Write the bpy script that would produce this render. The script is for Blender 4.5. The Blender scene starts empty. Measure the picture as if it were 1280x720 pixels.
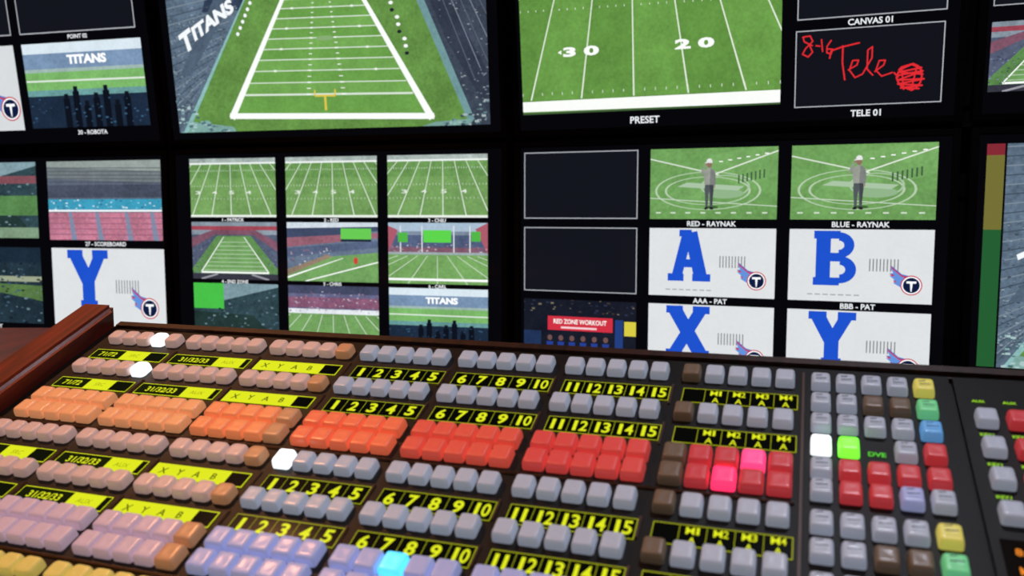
import bpy, bmesh, math, random
from mathutils import Vector, Matrix
random.seed(7)
S=bpy.context.scene
S.view_settings.view_transform='Standard'
CAMZ=1.15
def lin(c): return tuple(((x/255)/12.92 if x/255<=.04045 else ((x/255+.055)/1.055)**2.4) for x in c)
def soft(c,k=.12):
    g=.3*c[0]+.59*c[1]+.11*c[2]; return tuple(x*(1-k)+g*k for x in c)
# ---------------------------------------------------------------- materials
def mat(name,rgb,rough=.5,metal=0,emit=0,noise=0,nscale=30,coat=0,ecol=None,trans=0):
    m=bpy.data.materials.new(name); m.use_nodes=True; nt=m.node_tree; b=nt.nodes['Principled BSDF']
    c=lin(rgb)+(1,)
    b.inputs['Base Color'].default_value=c; b.inputs['Roughness'].default_value=rough; b.inputs['Metallic'].default_value=metal
    b.inputs['Coat Weight'].default_value=coat; b.inputs['Coat Roughness'].default_value=.18
    if emit:
        b.inputs['Emission Color'].default_value=(lin(ecol)+(1,)) if ecol else c; b.inputs['Emission Strength'].default_value=emit
    if noise:
        tc=nt.nodes.new('ShaderNodeTexCoord'); n=nt.nodes.new('ShaderNodeTexNoise'); n.inputs['Scale'].default_value=nscale; n.inputs['Detail'].default_value=4
        r=nt.nodes.new('ShaderNodeMapRange'); r.inputs['To Min'].default_value=1-noise; r.inputs['To Max'].default_value=1+noise
        mx=nt.nodes.new('ShaderNodeVectorMath'); mx.operation='SCALE'; mx.inputs[0].default_value=c[:3]
        nt.links.new(tc.outputs['Object'],n.inputs['Vector']); nt.links.new(n.outputs['Fac'],r.inputs['Value'])
        nt.links.new(r.outputs['Result'],mx.inputs['Scale']); nt.links.new(mx.outputs[0],b.inputs['Base Color'])
        bp=nt.nodes.new('ShaderNodeBump'); bp.inputs['Strength'].default_value=.1; bp.inputs['Distance'].default_value=.002
        nt.links.new(n.outputs['Fac'],bp.inputs['Height']); nt.links.new(bp.outputs[0],b.inputs['Normal'])
    return m
def woodmat(name,a,b2,rough=.25):
    m=bpy.data.materials.new(name); m.use_nodes=True; nt=m.node_tree; b=nt.nodes['Principled BSDF']
    tc=nt.nodes.new('ShaderNodeTexCoord'); mp=nt.nodes.new('ShaderNodeMapping'); mp.inputs['Scale'].default_value=(14,1.6,14)
    n=nt.nodes.new('ShaderNodeTexNoise'); n.inputs['Scale'].default_value=4; n.inputs['Detail'].default_value=6; n.inputs['Distortion'].default_value=1.2
    cr=nt.nodes.new('ShaderNodeValToRGB'); cr.color_ramp.elements[0].color=lin(a)+(1,); cr.color_ramp.elements[1].color=lin(b2)+(1,)
    cr.color_ramp.elements[0].position=.35; cr.color_ramp.elements[1].position=.7
    nt.links.new(tc.outputs['Object'],mp.inputs[0]); nt.links.new(mp.outputs[0],n.inputs['Vector']); nt.links.new(n.outputs['Fac'],cr.inputs[0]); nt.links.new(cr.outputs[0],b.inputs['Base Color'])
    b.inputs['Roughness'].default_value=rough; b.inputs['Coat Weight'].default_value=.2; b.inputs['Coat Roughness'].default_value=.2
    return m
M_bezel=mat('black_plastic',(12,12,15),.35,noise=.15,nscale=200)
M_rack=mat('rack_black_steel',(18,18,20),.5,metal=.6)
M_panel=mat('console_panel_black',(15,12,11),.5,noise=.2,nscale=60)
M_panel.node_tree.nodes['Principled BSDF'].inputs['Specular IOR Level'].default_value=.25
M_rib=mat('console_rib_brown',(84,52,32),.45,noise=.15,nscale=40)
M_wood=woodmat('red_wood',(92,20,11),(138,40,22),.5)
M_wood2=woodmat('dark_trim_wood',(34,18,12),(66,34,20),.4)
M_floor=mat('carpet_charcoal',(34,34,38),.95,noise=.4,nscale=150)
M_wall=mat('wall_paint_dark',(38,40,46),.9,noise=.08,nscale=12)
M_ceil=mat('ceiling_tile',(70,70,70),.95,noise=.1,nscale=40)
def screen_mat():
    m=bpy.data.materials.new('lit_display'); m.use_nodes=True; nt=m.node_tree
    for n in list(nt.nodes): nt.nodes.remove(n)
    o=nt.nodes.new('ShaderNodeOutputMaterial'); e=nt.nodes.new('ShaderNodeEmission')
    a=nt.nodes.new('ShaderNodeAttribute'); a.attribute_name='Col'
    tc=nt.nodes.new('ShaderNodeTexCoord'); n=nt.nodes.new('ShaderNodeTexNoise'); n.inputs['Scale'].default_value=130; n.inputs['Detail'].default_value=5
    n2=nt.nodes.new('ShaderNodeTexNoise'); n2.inputs['Scale'].default_value=14
    add=nt.nodes.new('ShaderNodeMath'); add.operation='ADD'; sub=nt.nodes.new('ShaderNodeMath'); sub.operation='SUBTRACT'; sub.inputs[1].default_value=1.0
    mul=nt.nodes.new('ShaderNodeMath'); mul.operation='MULTIPLY'; m2=nt.nodes.new('ShaderNodeMath'); m2.operation='MULTIPLY_ADD'; m2.inputs[1].default_value=1.6; m2.inputs[2].default_value=1.0
    sc=nt.nodes.new('ShaderNodeVectorMath'); sc.operation='SCALE'
    gl=nt.nodes.new('ShaderNodeBsdfGlossy'); gl.inputs['Color'].default_value=(.03,.03,.03,1); gl.inputs['Roughness'].default_value=.12
    ad=nt.nodes.new('ShaderNodeAddShader')
    L=nt.links.new
    L(tc.outputs['Object'],n.inputs['Vector']); L(tc.outputs['Object'],n2.inputs['Vector']); L(n.outputs['Fac'],add.inputs[0]); L(n2.outputs['Fac'],add.inputs[1]); L(add.outputs[0],sub.inputs[0])
    L(sub.outputs[0],mul.inputs[0]); L(a.outputs['Alpha'],mul.inputs[1]); L(mul.outputs[0],m2.inputs[0]); L(m2.outputs[0],sc.inputs['Scale']); L(a.outputs['Color'],sc.inputs[0])
    L(sc.outputs[0],e.inputs['Color']); e.inputs['Strength'].default_value=1.12; L(e.outputs[0],ad.inputs[0]); L(gl.outputs[0],ad.inputs[1]); L(ad.outputs[0],o.inputs['Surface'])
    return m
M_scr=screen_mat()
# ---------------------------------------------------------------- helpers
def obj(name,me,parent=None,mats=()):
    o=bpy.data.objects.new(name,me); S.collection.objects.link(o)
    for m in mats: me.materials.append(m)
    if parent: o.parent=parent
    return o
def empty(name,M=None):
    o=bpy.data.objects.new(name,None); S.collection.objects.link(o); o.empty_display_size=.1
    if M is not None: o.matrix_world=M
    return o
def box(bm,x0,x1,y0,y1,z0,z1,mi=0,bev=0,M=None):
    g=bmesh.ops.create_cube(bm,size=1)
    vs=g['verts']
    for v in vs:
        v.co=Vector(((x0+x1)/2+v.co.x*(x1-x0),(y0+y1)/2+v.co.y*(y1-y0),(z0+z1)/2+v.co.z*(z1-z0)))
    fs=set(f for v in vs for f in v.link_faces)
    for f in fs: f.material_index=mi
    if bev:
        r=bmesh.ops.bevel(bm,geom=list(set(e for v in vs for e in v.link_edges)),offset=bev,segments=2,affect='EDGES')
        vs=list(set(v for f in r['faces'] for v in f.verts)|set(v for v in vs if v.is_valid))
        for f in r['faces']: f.material_index=mi
    if M is not None:
        for v in vs: v.co=M@v.co
def bm_obj(name,bm,parent,mats,smooth=False):
    me=bpy.data.meshes.new(name); bm.to_mesh(me); bm.free()
    if smooth:
        for p in me.polygons: p.use_smooth=True
    return obj(name,me,parent,mats)
_tc={}
def glyphs(s,bold=.02):
    k=(s,bold)
    if k in _tc: return _tc[k]
    cu=bpy.data.curves.new('t','FONT'); cu.body=s; cu.offset=bold; cu.resolution_u=3; cu.size=1
    o=bpy.data.objects.new('t',cu); S.collection.objects.link(o)
    me=bpy.data.meshes.new_from_object(o.evaluated_get(bpy.context.evaluated_depsgraph_get()))
    vs=[(v.co.x,v.co.y) for v in me.vertices]; ps=[[vs[i] for i in p.vertices] for p in me.polygons]
    bpy.data.objects.remove(o); bpy.data.curves.remove(cu); bpy.data.meshes.remove(me)
    xs=[v[0] for v in vs] or [0,1]; ys=[v[1] for v in vs] or [0,1]
    x0,x1,y0,y1=min(xs),max(xs),min(ys),max(ys)
    out=([[((x-x0)/(x1-x0),(y-y0)/(y1-y0)) for x,y in p] for p in ps],(x1-x0)/(y1-y0))
    _tc[k]=out; return out
def clip(poly):
    for ax,sg,lim in ((0,1,0),(0,-1,-1),(1,1,0),(1,-1,-1)):
        out=[]
        for i in range(len(poly)):
            a,b=poly[i-1],poly[i]; da=sg*a[ax]-lim; db=sg*b[ax]-lim
            if (da>=0)!=(db>=0):
                t=da/(da-db); out.append((a[0]+(b[0]-a[0])*t,a[1]+(b[1]-a[1])*t))
            if db>=0: out.append(b)
        poly=out
        if len(poly)<3: return []
    return poly
class Sheet:
    """flat artwork made of coloured facets on a real plane"""
    def __init__(s): s.v=[];s.f=[];s.c=[]
    def add(s,pts3,col):
        n=len(s.v); s.v+=pts3; s.f.append(list(range(n,n+len(pts3)))); s.c.append(col)
    def build(s,name,parent,m=None):
        me=bpy.data.meshes.new(name); me.from_pydata(s.v,[],s.f)
        ca=me.color_attributes.new('Col','FLOAT_COLOR','CORNER')
        i=0
        for f,c in zip(s.f,s.c):
            for _ in f: ca.data[i].color=c; i+=1
        return obj(name,me,parent,(m or M_scr,))
class Tile:
    """a rectangle of a display, drawn in its own 0..1 x 0..1 coordinates"""
    def __init__(t,sh,x0,x1,z0,z1,y=0,flat=False):
        t.sh,t.x0,t.x1,t.z0,t.z1,t.y,t.flat=sh,x0,x1,z0,z1,y,flat
        t.a=(x1-x0)/(z1-z0); t.l=0
    def P(t,x,y):
        X=t.x0+x*(t.x1-t.x0); Z=t.z0+y*(t.z1-t.z0); d=t.l*.00004
        return (X,Z,t.y+d) if t.flat else (X,t.y-d,Z)
    def poly(t,pts,col,nz=0,cl=True,up=True):
        if up: t.l+=1
        if cl: pts=clip(pts)
        if len(pts)<3: return
        t.sh.add([t.P(*p) for p in pts],lin(col if t.flat else soft(col))+(nz,))
    def fill(t,col,nz=0): t.poly([(0,0),(1,0),(1,1),(0,1)],col,nz)
    def rect(t,x0,y0,x1,y1,col,nz=0,up=True): t.poly([(x0,y0),(x1,y0),(x1,y1),(x0,y1)],col,nz,up=up)
    def line(t,p,q,w,col,w2=None,nz=0,up=True,cl=True):
        w2=w if w2 is None else w2; a=t.a
        dx,dy=(q[0]-p[0])*a,q[1]-p[1]; L=math.hypot(dx,dy) or 1; nx,ny=-dy/L,dx/L
        t.poly([(p[0]+nx*w/2/a,p[1]+ny*w/2),(p[0]-nx*w/2/a,p[1]-ny*w/2),(q[0]-nx*w2/2/a,q[1]-ny*w2/2),(q[0]+nx*w2/2/a,q[1]+ny*w2/2)],col,nz,up=up,cl=cl)
    def path(t,pts,w,col):
        t.l+=1
        for p,q in zip(pts,pts[1:]):
            t.line(p,q,w,col,up=False); t.disc(q,w/2,w/2,col,n=8,up=False)
    def disc(t,c,rx,ry,col,n=28,nz=0,up=True,rot=0):
        t.poly([(c[0]+(rx*math.cos(k*math.tau/n)*math.cos(rot)-ry*math.sin(k*math.tau/n)*math.sin(rot))/t.a,c[1]+rx*math.cos(k*math.tau/n)*math.sin(rot)+ry*math.sin(k*math.tau/n)*math.cos(rot)) for k in range(n)],col,nz,up=up)
    def ring(t,c,rx,ry,w,col,n=36,a0=0,a1=math.tau):
        t.l+=1
        for k in range(n):
            A=a0+(a1-a0)*k/n; B=a0+(a1-a0)*(k+1)/n
            t.poly([(c[0]+rr*math.cos(q)/t.a,c[1]+rr2*math.sin(q)) for rr,rr2,q in ((rx,ry,A),(rx,ry,B),(rx-w,ry-w*ry/rx,B),(rx-w,ry-w*ry/rx,A))],col,up=False)
    def text(t,s,cx,cy,h,col,w=None,bold=.02,rot=0,shear=0,nz=0,cl=True,anchor='c'):
        t.l+=1; g,asp=glyphs(s,bold); w=w if w else h*asp; c,sn=math.cos(rot),math.sin(rot)
        off={'c':.5,'l':0,'r':1}[anchor]
        for p in g:
            q=[]
            for x,y in p:
                X=(x-off)*w+shear*(y-.5)*h; Y=(y-.5)*h
                q.append((cx+(X*c-Y*sn)/t.a,cy+X*sn+Y*c))
            t.poly(q,col,nz,cl,up=False)
    def speck(t,quad,n,cols,s=.012,nz=0):
        t.l+=1
        for _ in range(n):
            u,v=random.random(),random.random()
            x=(quad[0][0]*(1-u)+quad[1][0]*u)*(1-v)+(quad[3][0]*(1-u)+quad[2][0]*u)*v
            y=(quad[0][1]*(1-u)+quad[1][1]*u)*(1-v)+(quad[3][1]*(1-u)+quad[2][1]*u)*v
            k=s*random.uniform(.5,1.3); t.rect(x-k/t.a,y-k*.5,x+k/t.a,y+k*.5,random.choice(cols),nz,up=False)
    def frame(t,col,w=.012):
        t.l+=1
        for a,b in (((0,w/2),(1,w/2)),((0,1-w/2),(1,1-w/2))): t.line(a,b,w,col,up=False)
        for x in (w/2/t.a,1-w/2/t.a): t.line((x,0),(x,1),w,col,up=False)
W=(240,243,240); NAVY=(14,26,66)
# ---------------------------------------------------------------- screen artwork
def d_stadium(t,big=True):
    t.fill((66,84,102),.5)
    t.poly([(0,0),(.04,0),(.29,.62),(.40,1),(0,1)],(86,106,126),.7)
    t.poly([(.12,.62),(.29,.62),(.40,1),(.2,1)],(46,60,84),.6)
    t.l+=1
    for k in range(26 if big else 8):
        y=.02+k*.042; t.line((0,y),(.05+y*.33,y+.14-.005*k),.005,(118,134,148) if k%2 else (60,76,94),up=False)
    t.speck([(0,.05),(.05,.12),(.25,.65),(0,.65)],260 if big else 60,[(140,156,166),(64,80,98),(104,124,142),(56,68,84)],.005)
    t.poly([(.02,.30),(.06,.30),(.25,.72),(.2,.78)],(74,92,112),.5)
    t.poly([(1,0),(.93,0),(.80,.60),(.72,1),(1,1)],(58,68,84),.6)
    t.poly([(.88,.42),(1,.05),(1,.25),(.86,.72),(.80,.95),(.76,.95)],(48,56,72),.5)
    t.l+=1
    for k in range(14 if big else 5):
        x=.79+k*.02; t.line((x,1),(x+.17,.22+.04*k),.0045,(116,128,142) if k%2 else (84,96,112),up=False)
    t.speck([(.93,.12),(1,.12),(1,.95),(.80,.95)],150 if big else 40,[(110,122,136),(46,54,70),(140,148,156)],.005)
    t.poly([(.013,.0),(.037,.0),(.275,.667),(.385,1),(.37,1),(.262,.667)],(128,178,176),.3)
    t.poly([(.94,.0),(.955,.03),(.82,.62),(.735,1),(.725,1),(.80,.608)],(104,146,150),.3)
    t.poly([(.03,0),(.94,0),(.80,.608),(.728,1),(.375,1),(.267,.667)],(92,140,60),.5)
    BL,BR,TR,TL=(.188,.069),(.830,.037),(.558,.90),(.473,.90)
    t.poly([BL,BR,TR,TL],(98,155,64),.3)
    def pt(u,y):
        return (BL[0]+(TL[0]-BL[0])*(y-BL[1])/(TL[1]-BL[1])+ (BR[0]+(TR[0]-BR[0])*(y-BR[1])/(TR[1]-BR[1])-BL[0]-(TL[0]-BL[0])*(y-BL[1])/(TL[1]-BL[1]))*u, y+.014-.028*u*(1-y))
    lw=.005 if big else .012
    ys=[.174,.234,.293,.348,.401,.452,.501,.550,.598,.642,.684,.724,.762,.798]
    for i,(a,b) in enumerate(zip(ys[::2],ys[1::2])):
        t.poly([pt(.02,a),pt(.98,a),pt(.98,b),pt(.02,b)],(106,162,72),.3)
    t.l+=1
    for i,y in enumerate(ys):
        t.line(pt(.02,y),pt(.98,y),lw*(1.0 if i else 2),(208,222,205),up=False)
        if i<len(ys)-1:
            m=(y+ys[i+1])/2
            for u in (.40,.60):
                t.line(pt(u-.012,m),pt(u+.012,m),lw*.8,W,up=False); t.line(pt(u-.012,y),pt(u+.012,y),lw*1.4,W,up=False)
    if big:
        for i,y in enumerate(ys[2::2]):
            for u in (.17,.83): t.disc(pt(u,y),.010,.006,(225,232,222),n=8)
    w=.030 if big else .04
    t.line((BL[0]-.006,BL[1]+.012),(BR[0]+.006,BR[1]+.012),w,W)
    t.line((BL[0],BL[1]),TL,w*1.2,W,w*.5); t.line(BR,TR,w*1.2,W,w*.5)
    t.line((.47,.17),(.535,.168),.010,(216,190,60)); t.line((.502,.095),(.502,.17),.013,(216,190,60)); t.line((.47,.17),(.47,.2),.008,(216,190,60)); t.line((.535,.168),(.535,.2),.008,(216,190,60))
    if big:
        for k in range(9):
            y=.36+k*.035; t.disc((.775-.18*(y-.3)+.004*(k%3),y),.012,.009,(236,240,240) if k%3 else (30,34,44),n=8)
        for k in range(6):
            y=.50+k*.03; t.disc((.235+.33*(y-.5),y),.010,.010,(236,240,240),n=8)
        t.disc((.515,.455),.05,.012,(128,166,108),n=20)
        t.poly([(.035,.0),(.20,.0),(.19,.025),(.04,.06)],(116,160,152),.4); t.poly([(.80,.0),(.94,.0),(.945,.03),(.84,.02)],(116,160,152),.4)
        t.speck([(0,0),(.18,0),(.1,.05),(0,.2)],60,[(120,166,166),(70,100,112),(160,190,190)],.009)
        t.speck([(.85,0),(1,0),(1,.13),(.93,.05)],50,[(90,124,132),(160,176,180),(50,64,82)],.009)
    t.text('T' ,.060,.480,.100,(234,239,242),w=.085,bold=.05,rot=.50,shear=.25)
    t.text('ITANS' ,.155,.580,.072,(234,239,242),w=.29,bold=.05,rot=.50,shear=.25)
def d_preset(t):
    t.fill((90,142,56),.35)
    def X(u,y): return .455+(u-.455)*(1+(.75-y)*.52)
    us=[-.17,-.013,.142,.300,.457,.614,.772,.93,1.09]
    for i in range(0,8,2):
        t.poly([(X(us[i],1),1),(X(us[i+1],1),1),(X(us[i+1],.08),.1),(X(us[i],.08),.1)],(98,152,62),.35)
    t.l+=1
    for u in us: t.line((X(u,1),1),(X(u,.1),.10),.007,(214,226,206),.011,up=False)
    t.l+=1
    for k in range(-10,52):
        u=-.013+k*.0315*.997
        for y,s in ((.13,.02),(.69,.014),(.86,.012)):
            yy=y+ (.0 if y<.2 else .06*(.5-u)*0.6)
            t.line((X(u,y),yy),(X(u,y)+(.0),yy+s),.004,(225,232,220),up=False)
    t.text('3 0',.250,.420,.066,W,w=.26,bold=.05); t.text('2 0',.690,.420,.066,W,w=.26,bold=.05)
    t.poly([(.155,.42),(.17,.435),(.17,.405)],W)
    t.poly([(0,.02),(1,.01),(1,.092),(0,.091)],(240,242,238),.05)
    t.rect(0,0,1,.012,(60,90,50))
def d_fieldside(t,k=0):
    t.fill((108,154,82),.4)
    t.rect(0,.93,1,1,(158,172,168),.6); t.rect(0,.90,1,.93,(225,232,228))
    c=.52+.04*(k-1)
    t.rect(0,.66,1,.90,(98,147,74),.5)
    t.l+=1
    for i in range(-5,6):
        t.line((c+i*.115,.9),(c+i*.235,.0),.012,(208,222,204),.018,up=False)
    for y in (.78,.52,.30):
        t.l+=1
        for i in range(-26,27):
            s=.115+(.9-y)*.13
            t.line((c+i*s/5,y),(c+i*s/5,y+.025),.008,(205,218,200),up=False)
    for i,s in ((-2,'3'),(-1,'4'),(0,'5'),(1,'4')): t.text(s,c+i*.20+.01,.42,.06,(215,224,212),w=.10)
    t.rect(0,0,1,.04,(220,228,218))
def d_stands_end(t):
    t.fill((78,88,112),.6); t.rect(0,.78,1,1,(128,142,156),.5); t.rect(0,.86,1,.93,(160,64,80),.4)
    t.poly([(0,.55),(.28,.78),(.72,.78),(1,.5),(1,.66),(.75,.86),(.25,.86),(0,.72)],(124,78,98),.5)
    t.poly([(.30,.76),(.70,.76),(1.1,.0),(-.1,.0)],(88,138,72),.5)
    t.poly([(.38,.74),(.62,.74),(.9,.12),(.1,.12)],(104,156,84),.4)
    t.l+=1
    for k in range(8):
        y=.16+k*.07; h=.4-.28*(y-.12)/.62; t.line((.5-h,y),(.5+h,y),.008,(190,208,186),up=False)
    t.line((.1,.12),(.38,.74),.02,W,.012); t.line((.9,.12),(.62,.74),.02,W,.012); t.line((.1,.12),(.9,.12),.03,W)
    t.speck([(0,.0),(.1,.0),(.25,.7),(0,.5)],60,[(50,60,90),(120,130,160)],.012); t.speck([(.95,.0),(1,.0),(1,.5),(.8,.6)],50,[(50,60,90),(120,130,160)],.012)
    t.rect(0,0,1,.1,(52,54,66),.4); t.line((.1,.0),(.3,.09),.03,(150,150,160)); t.line((.9,.0),(.7,.09),.03,(150,150,160))
def d_corner(t):
    t.fill((96,114,138),.6); t.rect(0,.86,1,1,(200,212,222),.3)
    t.poly([(0,.7),(1,.86),(1,.93),(0,.9)],(60,72,102),.4); t.poly([(0,.58),(1,.74),(1,.83),(0,.74)],(150,92,110),.5)
    t.poly([(0,.4),(.6,.52),(1,.58),(1,.7),(0,.56)],(80,94,126),.5)
    t.rect(.60,.72,.93,.90,(92,200,70)); t.rect(.60,.68,.93,.72,(30,40,60))
    t.poly([(0,0),(1,0),(1,.5),(.45,.42),(0,.14)],(104,156,84),.4); t.poly([(0,.2),(.45,.46),(.5,.42),(0,.10)],(140,120,100),.4)
    t.line((.0,.06),(.62,.40),.03,W,.01); t.line((.2,0),(1,.34),.02,W); t.disc((.76,.36),.04,.06,(210,60,50),n=10); t.speck([(0,.2),(.5,.45),(.5,.6),(0,.5)],60,[(150,96,116),(70,86,120),(200,205,215)],.014)
def d_scoreboards(t):
    t.fill((118,134,154),.4); t.rect(0,.86,1,1,(160,184,204),.2); t.rect(0,.60,1,.80,(76,90,124),.5); t.rect(0,.52,1,.60,(128,84,104),.5)
    t.poly([(0,.5),(.1,.88),(.0,.95)],(172,84,102)); t.poly([(1,.5),(.88,.9),(1,1)],(172,84,102))
    t.speck([(0,.5),(1,.5),(1,.66),(0,.66)],90,[(160,110,126),(84,100,142),(190,196,210)],.014)
    for x in (.12,.34,.66,.82): t.rect(x,.5,x+.012,.95,(210,216,222))
    t.rect(.36,.68,.64,.88,(80,210,62)); t.rect(.10,.68,.20,.84,(70,180,60)); t.rect(.84,.70,.93,.86,(70,180,60)); t.rect(0,.46,1,.52,(150,165,170),.3)
    t.rect(0,0,1,.48,(108,160,84),.4); t.l+=1
    for k in range(-5,6): t.line((.5+k*.1,.46),(.5+k*.3,0),.01,(198,214,192),.014,up=False)
    t.rect(0,.05,1,.09,W)
def d_dark(t):
    t.fill((44,68,76),.8); t.rect(0,.55,.36,1,(60,190,60),.1); t.poly([(.36,.7),(1,.95),(1,1),(.36,1)],(120,150,160),.5); t.poly([(0,0),(1,0),(.7,.45),(0,.5)],(32,54,52),.6)
    t.poly([(.0,.1),(.5,.2),(.9,0),(0,0)],(66,104,70),.5); t.speck([(0,.1),(1,.1),(1,.9),(.3,.6)],70,[(70,100,120),(30,40,50),(110,140,150)],.02)
def d_purple(t):
    t.fill((96,96,132),.6); t.rect(0,.86,1,1,(64,70,98),.5); t.rect(0,.62,1,.80,(132,82,110),.6); t.rect(0,.52,1,.60,(220,226,232),.3)
    t.speck([(0,.55),(1,.55),(1,.9),(0,.9)],120,[(170,108,130),(66,76,122),(180,180,200)],.014)
    t.rect(0,0,1,.52,(106,156,84),.4); t.l+=1
    for k in range(-6,7): t.line((.5+k*.12,.5),(.5+k*.22,0),.012,(200,216,196),up=False)
def d_titans(t):
    t.fill((50,68,90),.5); t.rect(0,.86,1,1,(206,222,232),.15); t.poly([(0,.70),(1,.70),(1,.88),(0,.88)],(112,140,174),.4)
    t.rect(0,.44,1,.70,(114,178,94),.35); t.rect(0,.66,1,.70,(150,176,170),.3); t.line((0,.56),(1,.55),.02,(215,226,215)); t.rect(0,.38,1,.45,(96,150,150),.5)
    t.text('TITANS',.54,.80,.11,(246,248,250),w=.56,bold=.05)
    t.rect(0,0,1,.38,(26,42,64),.5)
    t.l+=1
    for i in range(7):
        x=.30+i*.085; h=.34+.10*math.sin(i*2.1)
        t.rect(x,0,x+.055,h,(12,18,30),up=False); t.rect(x+.01,h,x+.045,h+.06,(14,20,32),up=False)
    t.speck([(0,.02),(1,.02),(1,.36),(0,.36)],50,[(50,92,126),(36,60,90)],.016)
def d_scoreseats(t):
    t.fill((84,94,112),.5); t.rect(0,.78,1,1,(138,150,146),.35); t.poly([(0,.78),(1,.72),(1,.86),(0,.93)],(108,118,122),.4)
    t.rect(0,.54,1,.70,(66,74,92),.6); t.l+=1
    for k in range(5): t.line((0,.92-.045*k),(1,.90-.045*k),.008,(66,74,84),up=False)
    t.rect(0,.38,1,.52,(50,152,186),.35); t.speck([(0,.39),(1,.39),(1,.51),(0,.51)],50,[(190,220,232),(40,100,144),(90,190,214)],.014)
    t.rect(0,.36,1,.385,(230,236,240)); t.rect(0,0,1,.35,(188,112,136),.6)
    t.l+=1
    for x in (.18,.42,.68,.9): t.poly([(x,.35),(x+.03,.35),(x+.07,0),(x+.02,0)],(120,134,164),up=False)
    for y in (.07,.14,.21,.28): t.line((0,y),(1,y),.012,(152,88,116),up=False)
    t.speck([(0,0),(1,0),(1,.33),(0,.33)],120,[(208,140,160),(158,88,112),(104,118,156)],.008)
def d_logo(t,cx,cy,r):
    for k,(c,o) in enumerate((((60,110,200),.14),((205,40,60),.0),((90,140,220),-.16))):
        q=lambda a,b:(cx+a*r/t.a,cy+(b+o)*r)
        t.poly([q(-.2,.9),q(-1.0,1.1),q(-2.2,2.1),q(-1.75,1.15),q(-2.3,1.2),q(-1.5,.55),q(-1.9,.4),q(-.9,-.2),q(-.5,-.6)],c)
    t.disc((cx,cy),r*1.12,r*1.12,(200,40,56)); t.disc((cx,cy),r,r,(240,243,248)); t.disc((cx,cy),r*.86,r*.86,NAVY)
    t.rect(cx-.5*r/t.a,cy+.22*r,cx+.5*r/t.a,cy+.46*r,(240,243,248)); t.poly([(cx-.15*r/t.a,cy+.3*r),(cx+.15*r/t.a,cy+.3*r),(cx+.05*r/t.a,cy-.7*r),(cx-.05*r/t.a,cy-.7*r)],(240,243,248))
BLUE=(22,78,212)
def d_letter(t,ch):
    t.fill((212,216,218),.05)
    x,y=.325,.56
    a=t.a; X=lambda u:x+u*.36/a*1.0; Y=lambda v:y-.32+v*.72
    def st(p,q,wd=.14): t.line((X(p[0]),Y(p[1])),(X(q[0]),Y(q[1])),wd,BLUE,up=False)
    t.l+=1
    if ch=='A':
        st((-.50,.03),(-.06,.97),.15); st((.50,.03),(.06,.97),.19); st((-.32,.34),(.34,.34),.12)
        st((-.85,.05),(-.2,.05),.11); st((.15,.05),(.88,.05),.11); st((-.40,.955),(.1,.955),.10)
    elif ch=='B':
        st((-.40,.0),(-.40,1.0),.19); st((-.75,.05),(.2,.05),.11); st((-.75,.95),(.2,.95),.11); st((-.5,.52),(.2,.52),.12)
        t.ring((X(.2),Y(.28)),.215,.19,.14,BLUE,n=16,a0=-math.pi/2,a1=math.pi/2); t.ring((X(.15),Y(.75)),.20,.18,.13,BLUE,n=16,a0=-math.pi/2,a1=math.pi/2)
    elif ch=='X':
        st((-.55,.03),(.55,.97),.17); st((-.55,.97),(.55,.03),.20)
        for v in (.05,.95): st((-.88,v),(-.2,v),.11); st((.2,v),(.88,v),.11)
    else:
        st((-.55,.97),(0,.45),.19); st((.55,.97),(0,.45),.16); st((0,.05),(0,.5),.19); st((-.36,.05),(.36,.05),.11)
        for s in (-1,1): st((s*.86,.95),(s*.2,.95),.11)
    t.l+=1
    for k in range(9): t.rect(.57+k*.024,.43,.578+k*.024,.60,(120,122,126),up=False)
    for i in range(7): t.rect(.14+i*.055,.085,.178+i*.055,.10,(150,152,156),up=False)
    d_logo(t,.86,.25,.12)
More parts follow.
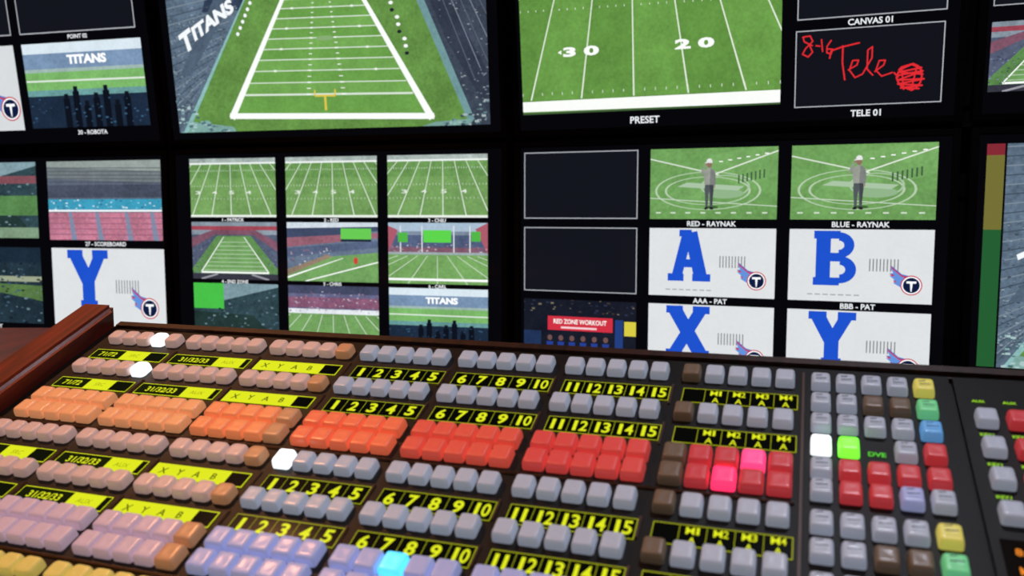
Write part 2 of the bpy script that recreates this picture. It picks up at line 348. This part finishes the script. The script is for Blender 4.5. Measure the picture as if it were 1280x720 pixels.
def d_man(t):
    t.fill((102,155,80),.4); t.poly([(0,.1),(.5,.9),(.8,1),(1,1),(1,.6)],(108,161,86),.4)
    for c,rx,ry in (((.46,.40),.74,.27),((.46,.40),.60,.20)): t.ring(c,rx,ry,.03,(172,198,164))
    t.ring((.60,.46),.34,.16,.03,(160,188,154)); t.disc((.60,.36),.26,.07,(136,174,128),n=20); t.poly([(.22,.46),(.7,.40),(.75,.46),(.3,.52)],(160,190,156))
    t.line((0,.86),(.55,.62),.018,(205,218,200)); t.line((.0,.30),(1,.18),.012,(190,208,186)); t.line((.5,.62),(1,.94),.018,(214,224,208)); t.l+=1
    for k in range(7): t.rect(.70+k*.032,.50+.012*k,.712+k*.032,.62+.012*k,(60,92,60),up=False)
    for k in range(6): t.rect(.55+k*.07,.80+.02*k,.58+k*.07,.815+.02*k,W,up=False)
    for k in range(8): t.rect(.05+k*.12,.08,.09+k*.12,.10,(200,215,195),up=False)
    x=.475
    def pl(pts,c,nz=.3): t.poly([(x+p[0]*.80,.16+(p[1]-.16)*.90) for p in pts],c,nz)
    t.disc((x+.03,.17),.08,.02,(56,96,48),n=14)
    pl([(-.040,.54),(.043,.54),(.046,.44),(.040,.32),(.036,.17),(.012,.17),(.008,.30),(.002,.42),(-.006,.30),(-.008,.17),(-.032,.17),(-.036,.30),(-.044,.44)],(78,84,88))
    pl([(.004,.52),(.043,.52),(.044,.44),(.036,.20),(.024,.20),(.018,.36)],(60,66,72))
    pl([(-.034,.175),(-.008,.175),(-.006,.14),(-.030,.13),(-.048,.14)],(34,32,34)); pl([(.010,.175),(.036,.175),(.050,.14),(.030,.13),(.008,.14)],(34,32,34))
    pl([(-.044,.52),(-.050,.60),(-.056,.70),(-.046,.75),(-.018,.775),(-.010,.80),(.014,.80),(.022,.775),(.048,.75),(.058,.69),(.050,.60),(.046,.52)],(146,150,140))
    pl([(.006,.52),(.012,.78),(.048,.75),(.058,.69),(.050,.60),(.046,.52)],(120,124,120))
    pl([(-.056,.71),(-.082,.655),(-.088,.675),(-.072,.77),(-.040,.84),(-.028,.83),(-.054,.76),(-.044,.74)],(138,142,134)); pl([(-.046,.83),(-.030,.865),(-.016,.85),(-.028,.82)],(150,112,94))
    pl([(.050,.74),(.062,.68),(.066,.58),(.058,.50),(.046,.51),(.048,.60),(.044,.68)],(116,120,116)); pl([(.047,.51),(.058,.50),(.056,.465),(.046,.47)],(150,112,94))
    t.disc((x+.001,.16+.685*.9),.036,.055,(138,104,88),n=16); pl([(-.030,.86),(-.026,.905),(-.008,.93),(.016,.925),(.028,.895),(.029,.86)],(216,219,218)); pl([(-.046,.855),(-.02,.855),(-.02,.872),(-.042,.870)],(206,209,208))
def d_dancers(t):
    t.fill((22,26,40),.5); t.rect(.22,.52,.80,.74,(214,40,60)); t.text('RED ZONE WORKOUT',.51,.66,.075,W,w=.85,bold=.02); t.rect(.34,.55,.66,.58,(240,200,205))
    t.rect(.90,.48,1,.70,(210,196,50)); t.rect(.82,.2,.89,.72,(30,60,130))
    t.rect(0,0,1,.12,(30,60,50)); t.l+=1
    for i in range(6):
        x=.24+i*.1; t.poly([(x-.02,.06),(x+.02,.06),(x+.03,.34),(x-.03,.34)],(34,60,150),up=False); t.disc((x,.40),.04,.045,(110,76,74),n=10,up=False)
    t.rect(.0,.25,.16,.5,(30,50,90),.3); t.speck([(0,.8),(1,.8),(1,1),(0,1)],40,[(120,110,90),(60,50,50),(40,50,80)],.02)
def d_blank(t): t.fill((18,20,29)); t.frame((168,172,180),.014)
def d_tele(t):
    t.fill((17,18,27)); t.frame((176,180,188),.012); R=(232,34,42)
    t.path([(.12,.80),(.06,.86),(.05,.92),(.10,.93),(.12,.86),(.07,.77),(.05,.70),(.09,.66),(.12,.72),(.10,.80)],.018,R)
    t.path([(.14,.80),(.17,.79)],.018,R); t.path([(.18,.88),(.19,.72)],.018,R); t.path([(.25,.86),(.22,.78),(.22,.70),(.25,.68),(.26,.74),(.22,.75)],.018,R)
    t.path([(.24,.62),(.25,.72),(.32,.76),(.44,.80)],.020,R); t.path([(.33,.78),(.33,.56),(.35,.34)],.020,R)
    t.path([(.37,.46),(.43,.52),(.44,.58),(.40,.58),(.38,.46),(.42,.36),(.47,.40)],.018,R); t.path([(.47,.40),(.53,.60),(.53,.74),(.50,.70),(.50,.46),(.54,.38)],.018,R)
    t.path([(.55,.42),(.61,.50),(.62,.56),(.58,.56),(.56,.44),(.60,.36),(.67,.40)],.018,R)
    c=(.785,.33); pts=[(c[0]+.080*math.cos(a)*(1.06 if math.sin(a)>0 else 1.0),c[1]+.155*math.sin(a)*(1.1 if math.cos(a)>0 else .9)) for a in [k*math.tau/14 for k in range(15)]]
    t.path(pts,.022,R); t.path([(.71,.36),(.87,.40),(.71,.30),(.88,.30),(.71,.25),(.87,.22),(.73,.20),(.85,.18)],.022,R); t.path([(.71,.42),(.73,.46),(.79,.49),(.86,.44),(.71,.40),(.87,.36)],.022,R)
    t.path([(.73,.46),(.75,.18)],.018,R); t.path([(.83,.46),(.80,.17)],.02,R); t.path([(.68,.40),(.71,.34)],.02,R)
# ---------------------------------------------------------------- monitors
def frameM(o,yaw,tilt):
    y,tl=math.radians(yaw),math.radians(tilt)
    r=Vector((math.cos(y),-math.sin(y),0)); h=Vector((math.sin(y),math.cos(y),0)); up=Vector((0,0,1))*math.cos(tl)-h*math.sin(tl); f=up.cross(r)
    return Matrix((( r.x,f.x,up.x,o[0]),(r.y,f.y,up.y,o[1]),(r.z,f.z,up.z,o[2]),(0,0,0,1)))
def monitor(yaw,tilt,zo,s0,s1,t0,t1,tiles,labels):
    base=frameM((0,2.2,CAMZ+zo),yaw,tilt); cx,cz=(s0+s1)/2,(t0+t1)/2
    E=empty('video_monitor',base@Matrix.Translation((cx,0,cz)))
    w,h=(s1-s0)/2,(t1-t0)/2
    bm=bmesh.new()
    box(bm,-w,w,.004,.05,-h,h,0,.004); box(bm,-w*.8,w*.8,.05,.075,-h*.8,h*.8,0,.006)
    b=.016
    for x0,x1,z0,z1 in ((-w,-w+b,-h,h),(w-b,w,-h,h),(-w+b,w-b,-h,-h+b),(-w+b,w-b,h-b,h)):
        box(bm,x0,x1,-.006,.006,z0,z1,0,.002)
    bm_obj('housing',bm,E,(M_bezel,))
    sh=Sheet()
    T=Tile(sh,-w+b,w-b,-h+b,h-b,.0035); T.fill((6,6,10))
    for (a0,a1,b0,b1,fn) in tiles:
        t=Tile(sh,a0-cx,a1-cx,b0-cz,b1-cz,.003); fn(t)
    for (s,x,z,hh,*ww) in labels:
        t=Tile(sh,-cx,1-cx,-cz,1-cz,.002); t.text(s,x,z,hh,(226,230,234),w=(ww[0] if ww else None),cl=False,bold=.02)
    sh.build('screen_picture',E)
    return E
L3=[(.150,-.019),(-.041,-.206),(-.227,-.393)]
c3=[(.033,.331),(.362,.660),(.690,.993)]
c2=[(-.967,-.690),(-.658,-.381),(-.350,-.067)]
r2=[(.150,-.017),(-.031,-.196),(-.208,-.373)]
A=lambda ch:(lambda t:d_letter(t,ch))
FS=lambda k:(lambda t:d_fieldside(t,k))
tl=[]
for row,fs in zip(r2,[(FS(0),FS(1),FS(2)),(d_stands_end,d_corner,d_scoreboards),(d_dark,d_purple,d_titans)]):
    for c,f in zip(c2,fs): tl.append((c[0],c[1],row[1],row[0],f))
lb=[]
for z,n in ((-.0245,('1 - PATRICK','2 - RED','3 - CHILI')),(-.2025,('4 - END ZONE','5 - CHRIS','6 - CARL')),(-.380,('7 - ROBO','8 - SLASH','9 - TITANS'))):
    for c,s in zip(c2,n): lb.append((s,(c[0]+c[1])/2,z,.010))
monitor(15,0,0,-1.03,-.012,-.405,.178,tl,lb)
monitor(15,7,.19,-1.03,-.012,-.0,.585,[(-.991,-.058,.035,.56,d_stadium)],[])
tl=[]
for row,fs in zip(L3,[(d_blank,d_man,d_man),(d_blank,A('A'),A('B')),(d_dancers,A('X'),A('Y'))]):
    for c,f in zip(c3,fs): tl.append((c[0],c[1],row[1],row[0],f))
lb=[]
for z,n in ((-.030,('','RED - RAYNAK','BLUE - RAYNAK')),(-.2165,('','AAA - PAT','BBB - PAT')),(-.403,('','XXX - PAT','YYY - PAT'))):
    for c,s in zip(c3,n):
        if s: lb.append((s,(c[0]+c[1])/2,z,.0125))
monitor(21,0,0,.008,1.035,-.425,.178,tl,lb)
monitor(21,7,.19,.008,1.035,.0,.585,[(.033,.661,.055,.408,d_preset),(.692,.993,.045,.213,d_tele),(.694,.995,.236,.400,d_blank),(.694,.995,.425,.555,d_blank),(.033,.34,.43,.56,d_blank),(.36,.661,.43,.56,d_blank)],
  [('PRESET',.347,.032,.017),('TELE 01',.843,.028,.0145),('CANVAS 01',.845,.2245,.0135)])
def d_whitelogo(t): t.fill((205,209,212),.05); d_logo(t,.90,.26,.13); t.text('PAT',.4,.5,.3,BLUE,bold=.04)
def d_pitch(t): d_dark(t); t.rect(0,.3,1,.56,(80,130,70),.5); t.rect(0,.72,1,.82,(130,74,84),.4); t.rect(0,.0,1,.14,(120,150,120),.5)
def d_concourse(t): t.fill((30,48,60),.8); t.rect(0,.55,1,.62,(150,160,130)); t.poly([(0,.55),(1,.3),(1,.5),(0,.55)],(80,116,60),.5); t.speck([(0,0),(1,0),(1,.9),(0,.9)],200,[(60,90,110),(16,26,36),(100,130,140),(40,60,80)],.02); t.rect(0,.8,1,1,(24,40,56),.6)
monitor(15,0,0,-2.075,-1.04,-.405,.178,[(-1.469,-1.066,-.087,.150,d_scoreseats),(-1.466,-1.064,-.349,-.112,A('Y')),(-1.915,-1.511,-.083,.150,d_pitch),(-1.913,-1.509,-.349,-.112,d_concourse)],
  [('27 - SCOREBOARD',-1.267,-.0985,.013),('28 - PAT',-1.265,-.361,.013),('26 - ROOF',-1.713,-.0985,.013),('25 - LOBBY',-1.711,-.361,.013)])
monitor(15,7,.19,-2.075,-1.04,0,.585,[(-1.504,-1.088,.060,.305,d_titans),(-1.504,-1.10,.333,.56,d_blank),(-1.945,-1.535,.056,.305,d_whitelogo),(-1.945,-1.535,.333,.56,d_blank)],
  [('30 - ROBOTA',-1.29,.045,.013),('POINT 02',-1.30,.320,.012),('31 - PAT',-1.74,.042,.014)])
def d_meter(t): t.rect(0,.95,1,1,(134,36,48)); t.rect(0,.62,1,.95,(112,108,44)); t.rect(0,0,1,.62,(30,92,44))
monitor(21,0,0,1.055,2.09,-.425,.178,[(1.086,1.120,-.337,.143,d_meter),(1.124,1.975,-.337,.143,d_stadium)],[('PROGRAM',1.55,-.37,.02)])
monitor(21,7,.19,1.055,2.09,0,.585,[(1.080,1.345,.061,.203,d_stands_end),(1.08,1.345,.235,.376,d_blank),(1.40,2.05,.061,.42,d_preset)],[('8 - END ZONE',1.21,.045,.014),('AUX',1.21,.22,.013)])
# rack carrying the monitors
bm=bmesh.new()
M15=frameM((0,2.2,CAMZ),15,0); M21=frameM((0,2.2,CAMZ),21,0)
for M,ss in ((M15,(-1.95,-1.05,-.12)),(M21,(.12,1.04,1.95))):
    for s in ss:
        box(bm,s-.03,s+.03,.085,.145,-CAMZ,.62,0,.004,M); box(bm,s-.05,s+.05,-.10,.40,-CAMZ,-CAMZ+.04,0,.004,M)
for M,a,b in ((M15,-2.05,-.03),(M21,.03,2.06)):
    for z in (-.3,.05,.25): box(bm,a,b,.076,.10,z-.02,z+.02,0,.003,M)
    box(bm,a,b,.012,.08,.181,.189,0,0,M)
bm_obj('monitor_rack',bm,None,(M_rack,))
# ---------------------------------------------------------------- control surface
PU=.019
yaw,slope=.3341,.4176
r=Vector((math.cos(yaw),-math.sin(yaw),0)); hh=Vector((math.sin(yaw),math.cos(yaw),0)); d=hh*math.cos(slope)+Vector((0,0,1))*math.sin(slope); n=r.cross(d)
CO=Vector((-.1392,.8119,-.1371+CAMZ))
MC=Matrix(((r.x,d.x,n.x,CO.x),(r.y,d.y,n.y,CO.y),(r.z,d.z,n.z,CO.z),(0,0,0,1)))
console=empty('video_switcher_console',MC)
ZS=-.0045; DESK=.74
MCi=MC.inverted()
def prism(bm,u0,u1,vb,vf,ztop,zdesk,mi,lip=.0):
    pb=Vector((0,-vb*PU,ztop)); pf=Vector((0,-vf*PU,ztop))
    vs=[]
    for u in (u0,u1):
        b=pb+Vector((u*PU,0,0)); f=pf+Vector((u*PU,0,0))
        bw=MC@b; fw=MC@f
        bl=MCi@Vector((bw.x,bw.y,zdesk)); fl=MCi@Vector((fw.x,fw.y,zdesk))
        vs.append([bm.verts.new(p) for p in (b,f,fl,bl)])
    a,c=vs
    fs=[bm.faces.new(a),bm.faces.new(c[::-1])]
    for i in range(4):
        fs.append(bm.faces.new((a[i],c[i],c[(i+1)%4],a[(i+1)%4])))
    for f in fs: f.material_index=mi
    return [v for q in vs for v in q]
VB,VF=-1.5,21.0
bm=bmesh.new(); prism(bm,-17.9,26.85,VB,VF,ZS,DESK,0)
prism(bm,27.0,36.0,VB,VF,ZS,DESK,0); prism(bm,26.85,27.0,VB,VF,ZS-.004,DESK,0)
bmesh.ops.recalc_face_normals(bm,faces=bm.faces)
bm_obj('housing',bm,console,(M_panel,))
bm=bmesh.new()
for u0,u1 in ((-20.4,-17.9),(36.0,38.2)):
    prism(bm,u0,u1,VB-.7,VF+.4,.018,DESK,0)
bmesh.ops.recalc_face_normals(bm,faces=bm.faces)
bmesh.ops.bevel(bm,geom=list(bm.edges),offset=.006,segments=3,affect='EDGES')
bm_obj('wood_cheeks',bm,console,(M_wood,),False)
bm=bmesh.new(); box(bm,-17.85*PU,36*PU,1.05*PU,1.9*PU,-.03,-.001,0,.004); box(bm,-17.85*PU,36*PU,-(VF)*PU-.012,-(VF-.6)*PU,-.03,-.001,0,.003)
bm_obj('trim_rails',bm,console,(M_wood2,))
KM={}
def kmat(k,rgb,emit=.0,rough=.42,ecol=None):
    KM[k]=(len(KM),mat('keycap_'+k,rgb,rough,emit=emit,coat=.22,ecol=ecol,noise=0 if emit>1 else .06,nscale=400))
kmat('gray',(168,176,194),.38); kmat('warmlit_gray',(210,180,174),.30); kmat('brown',(116,98,80),.16)  # left-block gray caps carry the warm reflected light as a pinkish tint
kmat('orange',(222,154,106),.48); kmat('orange2',(224,130,82),.50); kmat('tangerine',(220,102,68),.52); kmat('redorange',(206,78,62),.54); kmat('red',(198,66,62),.56); kmat('crimson',(184,54,60),.55)
kmat('hot',(255,50,100),1.3); kmat('hotpink',(255,66,124),1.2); kmat('white',(235,245,250),1.3); kmat('green',(120,255,60),1.2); kmat('softgreen',(110,205,140),.5); kmat('yellow',(214,204,96),.5)
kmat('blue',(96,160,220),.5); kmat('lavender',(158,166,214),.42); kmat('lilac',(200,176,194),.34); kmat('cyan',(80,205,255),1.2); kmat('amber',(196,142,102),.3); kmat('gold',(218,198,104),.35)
def ringpts(sx,sy,rd,n=4):
    out=[]
    for cx,cy,a0 in ((1,1,0),(-1,1,90),(-1,-1,180),(1,-1,270)):
        for k in range(n+1):
            a=math.radians(a0+90*k/n); out.append((cx*(sx-rd)+rd*math.cos(a),cy*(sy-rd)+rd*math.sin(a)))
    return out
kb=bmesh.new()
def key(u,v,k,sx=.40,sy=.44,h=.0085,rnd=.28):
    mi=KM[k][0]; cx,cy=u*PU,-v*PU; prev=None
    sx*=PU; sy*=PU
    for sc,z in ((1,0),(1,.3),(.97,.62),(.92,.84),(.84,.96),(.74,1.0),(.36,.96)):
        ring=[kb.verts.new((cx+x*sc,cy+y*sc,ZS+z*h)) for x,y in ringpts(sx,sy,rnd*sx)]
        if prev:
            m=len(ring)
            for i in range(m):
                f=kb.faces.new((prev[i],prev[(i+1)%m],ring[(i+1)%m],ring[i])); f.material_index=mi; f.smooth=True
        prev=ring
    f=kb.faces.new(prev); f.material_index=mi; f.smooth=True
B=5.45
ROW=[0,2.87,5.66,6.81,8.40,10.82,13.15,14.30,15.9,18.3]
def rowkind(i,b,c):
    if i in (0,1,4,5,9):
        if c==4 and b==-1: return 'amber'
        if b==3 and c==0: return 'brown'
        if b<0: return 'warmlit_gray'
        return 'gray'
    if i in (2,3):
        if b==3: return 'brown' if c==0 else 'crimson'
        if b==-1 and c==4: return 'amber'
        return {-3:'orange',-2:'orange',-1:'orange2',0:'tangerine',1:'redorange',2:'red'}[b]
    if i in (6,7):
        if b==-1 and c==4: return 'amber'
        if b==3 and c==0: return 'brown'
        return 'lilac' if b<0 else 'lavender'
    if i==8: return 'gold' if b<1 else ('brown' if (b==3 and c==0) else 'gray')
for i,v in enumerate(ROW):
    for b in range(-3,4):
        for c in range(5):
            k=rowkind(i,b,c); u=b*B+c
            if (i,b,c) in ((0,-3,3),(1,-3,4),(4,0,0)): k='white'
            if (i,b,c)==(3,3,2): k='hot'
            if (i,b,c)==(2,3,3): k='hotpink'
            if (i,b,c)==(6,1,2): k='cyan'
            big=i in (2,3,6,7)
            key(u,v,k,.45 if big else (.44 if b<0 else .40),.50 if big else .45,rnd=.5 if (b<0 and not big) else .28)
RB=[(0.10,'g g g g y'),(1.55,'g g b b G'),(2.95,'g g g g B'),(4.35,'W L - g r'),(5.70,'g r r r r'),(6.90,'g r r B2 g'),(8.55,'g g g g y'),(9.90,'g g b b G'),(11.4,'g g g g B'),(12.9,'g g g g r'),(14.2,'g r r r r'),(15.5,'g r r g g'),(17.1,'g g g g y'),(18.4,'g g b b G')]
mp={'g':'gray','y':'yellow','b':'brown','G':'softgreen','B':'blue','W':'white','L':'green','r':'crimson','B2':'lavender'}
for v,s in RB:
    for c,k in enumerate(s.split()):
        if k!='-': key(4*B+c,v,mp[k],.385,.43)
for j,v in enumerate((1.85,3.6,5.35,7.1,12.5,14.2,15.9,17.6)):
    for c in range(7):
        k='gray' if c in (0,3,6) or j==3 else 'crimson'
        if c>2 and j%3==1: k='brown'
        key(27.85+c*1.1,v,k,.385,.43)
kb.normal_update()
bm_obj('keycaps',kb,console,[m for _,m in sorted(KM.values(),key=lambda t:t[0])])
bm=bmesh.new()
def rib(u0,u1,v0,v1,z=.003): box(bm,u0*PU,u1*PU,-v1*PU,-v0*PU,ZS-.002,ZS+z,0,.0008)
for b in range(-2,4):
    u=b*B-.74
    for v0,v1 in ((.75,2.25),(3.5,5.0),(9.1,10.25),(11.5,12.6),(16.7,17.7)): rib(u-.05,u+.05,v0,v1,.002)
for v in (7.6,15.1): rib(-17.7,20.9,v-.05,v+.05,.0025)
rib(21.05,21.15,-.7,20.5)
bm_obj('divider_ribs',bm,console,(M_rib,))
sh=Sheet(); YL=(214,222,32); YB=(160,166,26); BK=(7,8,6); ZL=ZS+.0008
def lab(b,v,kind):
    u0,u1=(b*B-.25,b*B+4.65) if b>=0 else (b*B-.55,b*B+4.4)
    if b==3: u0=b*B-.25; u1=b*B+4.55
    hv=.52 if b>=0 else .44
    t=Tile(sh,u0*PU,u1*PU,-(v+hv)*PU,-(v-hv)*PU,ZL,True)
    t.fill(YL if b<0 else YB)
    if b>=0:
        t.rect(.007,.04,.993,.96,BK); N=5
        for c in range(5):
            if b<3:
                num=b*5+c+1
                for q,ch in enumerate(str(num)):
                    k=len(str(num)); t.text(ch,(c+.5)/5+((q-.5)*.36/t.a if k==2 else 0),.5,.66,YL,bold=.03 if k==1 else .02,w=(.15 if ch=='1' and k==2 else (.19 if ch=='1' else (.33 if k==2 else .42))))
            elif c>0:
                t.text('M',(c+.40)/5,.73,.34,YL,w=.30,bold=.01); t.text(str(c),(c+.68)/5,.73,.34,YL,w=.10 if c==1 else .18,bold=.01); t.text('A',(c+.5)/5,.26,.34,YL,w=.28,bold=.01)
            if c: t.line((c/5,.06),(c/5,.94),.022,YB)
    elif b==-1:
        t.rect(.80,.06,.99,.94,BK)
        for c,s in enumerate('XYAB'): t.text(s,.12+c*.18,.5,.42,(96,104,20),bold=.02)
    else:
        w=.58 if b==-2 else .42
        t.rect(.007,.05,w,.95,(24,28,8)); t.rect(.76 if b==-3 else .93,.05,.993,.95,(16,18,8))
        t.text('31/32/33' if b==-2 else '71/72',w*.52,.5,.45,YL,bold=.02); t.text('SRC' if b==-3 else 'AUX',w+.17,.5,.30,(150,158,24),bold=0)
for v in (1.50,4.25,9.80,12.15,17.2):
    for b in range(-3,4): lab(b,v,0)
GL=(150,210,40)
t=Tile(sh,0,PU,0,PU,ZL,True)
def small(s,u,v,h=.36,col=GL): t.text(s,u,-v,h,col,cl=False,bold=.03)
small('DVE',4*B+2.0,4.45,.26,(90,200,60)); small('MIX',4*B+3.0,3.68,.15,(90,200,60))
for j,v in enumerate((.55,2.72,4.47,6.22,11.6,13.3,15.0,16.7)):
    for c in range(0,7): small('KEY%d'%(c+1) if j!=0 else 'AUX',27.75+c*1.1,v,.17)
t2=Tile(sh,0,PU,0,PU,ZS+.0089,True)
for v,s in RB:
    for c,k in enumerate(s.split()):
        if k in ('g','y','G','B','B2') :
            u=4*B+c
            for q in range(2): t2.line((u-.2,-(v-.12+.22*q)),(u+(.22 if q else .05),-(v-.16+.22*q)),.05,(62,64,72),cl=False)
t=Tile(sh,27.3*PU,33.5*PU,-10.9*PU,-8.2*PU,ZL,True); t.fill((12,8,6))
for q,s in enumerate(('8:16  PGM  TITANS','M/E 1  CLIP 04','OVER  BLUE  0030')): t.text(s,.06,.80-.3*q,.12,(226,130,40),bold=.02,anchor='l')
sh.build('label_strips',console)
bm=bmesh.new()
box(bm,34.4*PU,35.2*PU,-16*PU,-9*PU,ZS-.002,ZS+.004,0,.001); box(bm,34.6*PU,35.0*PU,-12.8*PU,-12.2*PU,ZS,ZS+.05,0,.002); box(bm,34.0*PU,35.6*PU,-13.0*PU,-12.0*PU,ZS+.045,ZS+.065,0,.006)
bm_obj('fader_handle',bm,console,(M_bezel,))
# ---------------------------------------------------------------- desks
MD=Matrix(((r.x,hh.x,0,CO.x),(r.y,hh.y,0,CO.y),(0,0,1,0),(0,0,0,1)))
bm=bmesh.new()
box(bm,-.43,.78,-.52,.12,DESK-.035,DESK-.001,0,.006); box(bm,-.41,.76,.06,.09,.0,DESK-.035,1)
for x in (-.40,.72): box(bm,x,x+.03,-.40,.06,0,DESK-.035,1)
o=bm_obj('control_desk',bm,None,(M_wood,M_rack)); o.matrix_world=MD
bm=bmesh.new()
box(bm,-1.9,-.60,1.0,1.80,.865,.90,0,.006)
for x in (-1.86,-.67): box(bm,x,x+.03,1.05,1.75,0,.865,1)
box(bm,-1.83,-.67,1.70,1.73,.15,.865,1)
bm_obj('side_desk',bm,None,(M_wood,M_rack))
# ---------------------------------------------------------------- room
X0,X1,Y0,Y1,H=-3.2,3.0,-2.0,3.6,2.75
def wall(name,a,m):
    bm=bmesh.new(); box(bm,*a); bm_obj(name,bm,None,(m,))
wall('floor',(X0,X1,Y0,Y1,-.1,0),M_floor); wall('ceiling',(X0,X1,Y0,Y1,H,H+.1),M_ceil)
wall('wall_back',(X0,X1,Y1,Y1+.1,0,H),M_wall); wall('wall_front',(X0,X1,Y0-.1,Y0,0,H),M_wall)
wall('wall_left',(X0-.1,X0,Y0,Y1,0,H),M_wall); wall('wall_right',(X1,X1+.1,Y0,Y1,0,H),M_wall)
M_base=mat('baseboard_black',(16,16,18),.5)
wall('baseboard_back',(X0,X1,Y1-.015,Y1,0,.1),M_base); wall('baseboard_left',(X0,X0+.015,Y0,Y1,0,.1),M_base); wall('baseboard_right',(X1-.015,X1,Y0,Y1,0,.1),M_base)
M_trimring=mat('downlight_ring',(180,180,178),.4)
def downlight(x,y,col,power,er):
    E=empty('ceiling_downlight',Matrix.Translation((x,y,H)))
    bm=bmesh.new()
    prev=None
    for rr,z in ((.075,0),(.095,0),(.095,-.008),(.075,-.012),(.070,-.002)):
        ring=[bm.verts.new((rr*math.cos(k*math.tau/32),rr*math.sin(k*math.tau/32),z)) for k in range(32)]
        if prev:
            for i in range(32): bm.faces.new((prev[i],prev[(i+1)%32],ring[(i+1)%32],ring[i]))
        prev=ring
    bm_obj('trim_ring',bm,E,(M_trimring,),True)
    bm=bmesh.new(); bmesh.ops.create_circle(bm,cap_ends=True,radius=.07,segments=32)
    for v in bm.verts: v.co.z=-.003
    bm_obj('lens',bm,E,(mat('downlight_lens',(255,255,255),.5,emit=er,ecol=col),))
    l=bpy.data.lights.new('lamp','SPOT'); l.energy=power; l.color=lin(col); l.spot_size=math.radians(100); l.spot_blend=.6; l.shadow_soft_size=.07
    o=bpy.data.objects.new('lamp',l); S.collection.objects.link(o); o.parent=E; o.location=(0,0,-.02)
downlight(-1.1,1.3,(255,175,120),80,10)
downlight(-.9,-.1,(255,190,145),48,10)
downlight(.5,.9,(235,240,255),34,8)  # this lamp and the next: unseen, added to brighten the right side
downlight(.9,-.3,(225,235,255),26,8)
w=bpy.data.worlds.new('dim_room'); S.world=w; w.use_nodes=True; w.node_tree.nodes['Background'].inputs[0].default_value=(.5,.55,.7,1); w.node_tree.nodes['Background'].inputs[1].default_value=.02
# ---------------------------------------------------------------- camera
cd=bpy.data.cameras.new('camera'); cam=bpy.data.objects.new('camera',cd); S.collection.objects.link(cam); S.camera=cam
cd.sensor_width=36; cd.lens=36*1050/1280; cd.clip_start=.02
cd.dof.use_dof=True; cd.dof.focus_distance=1.1; cd.dof.aperture_fstop=7
cam.location=(0,0,CAMZ); cam.rotation_euler=(math.pi/2-math.atan(96/1050),0,0)
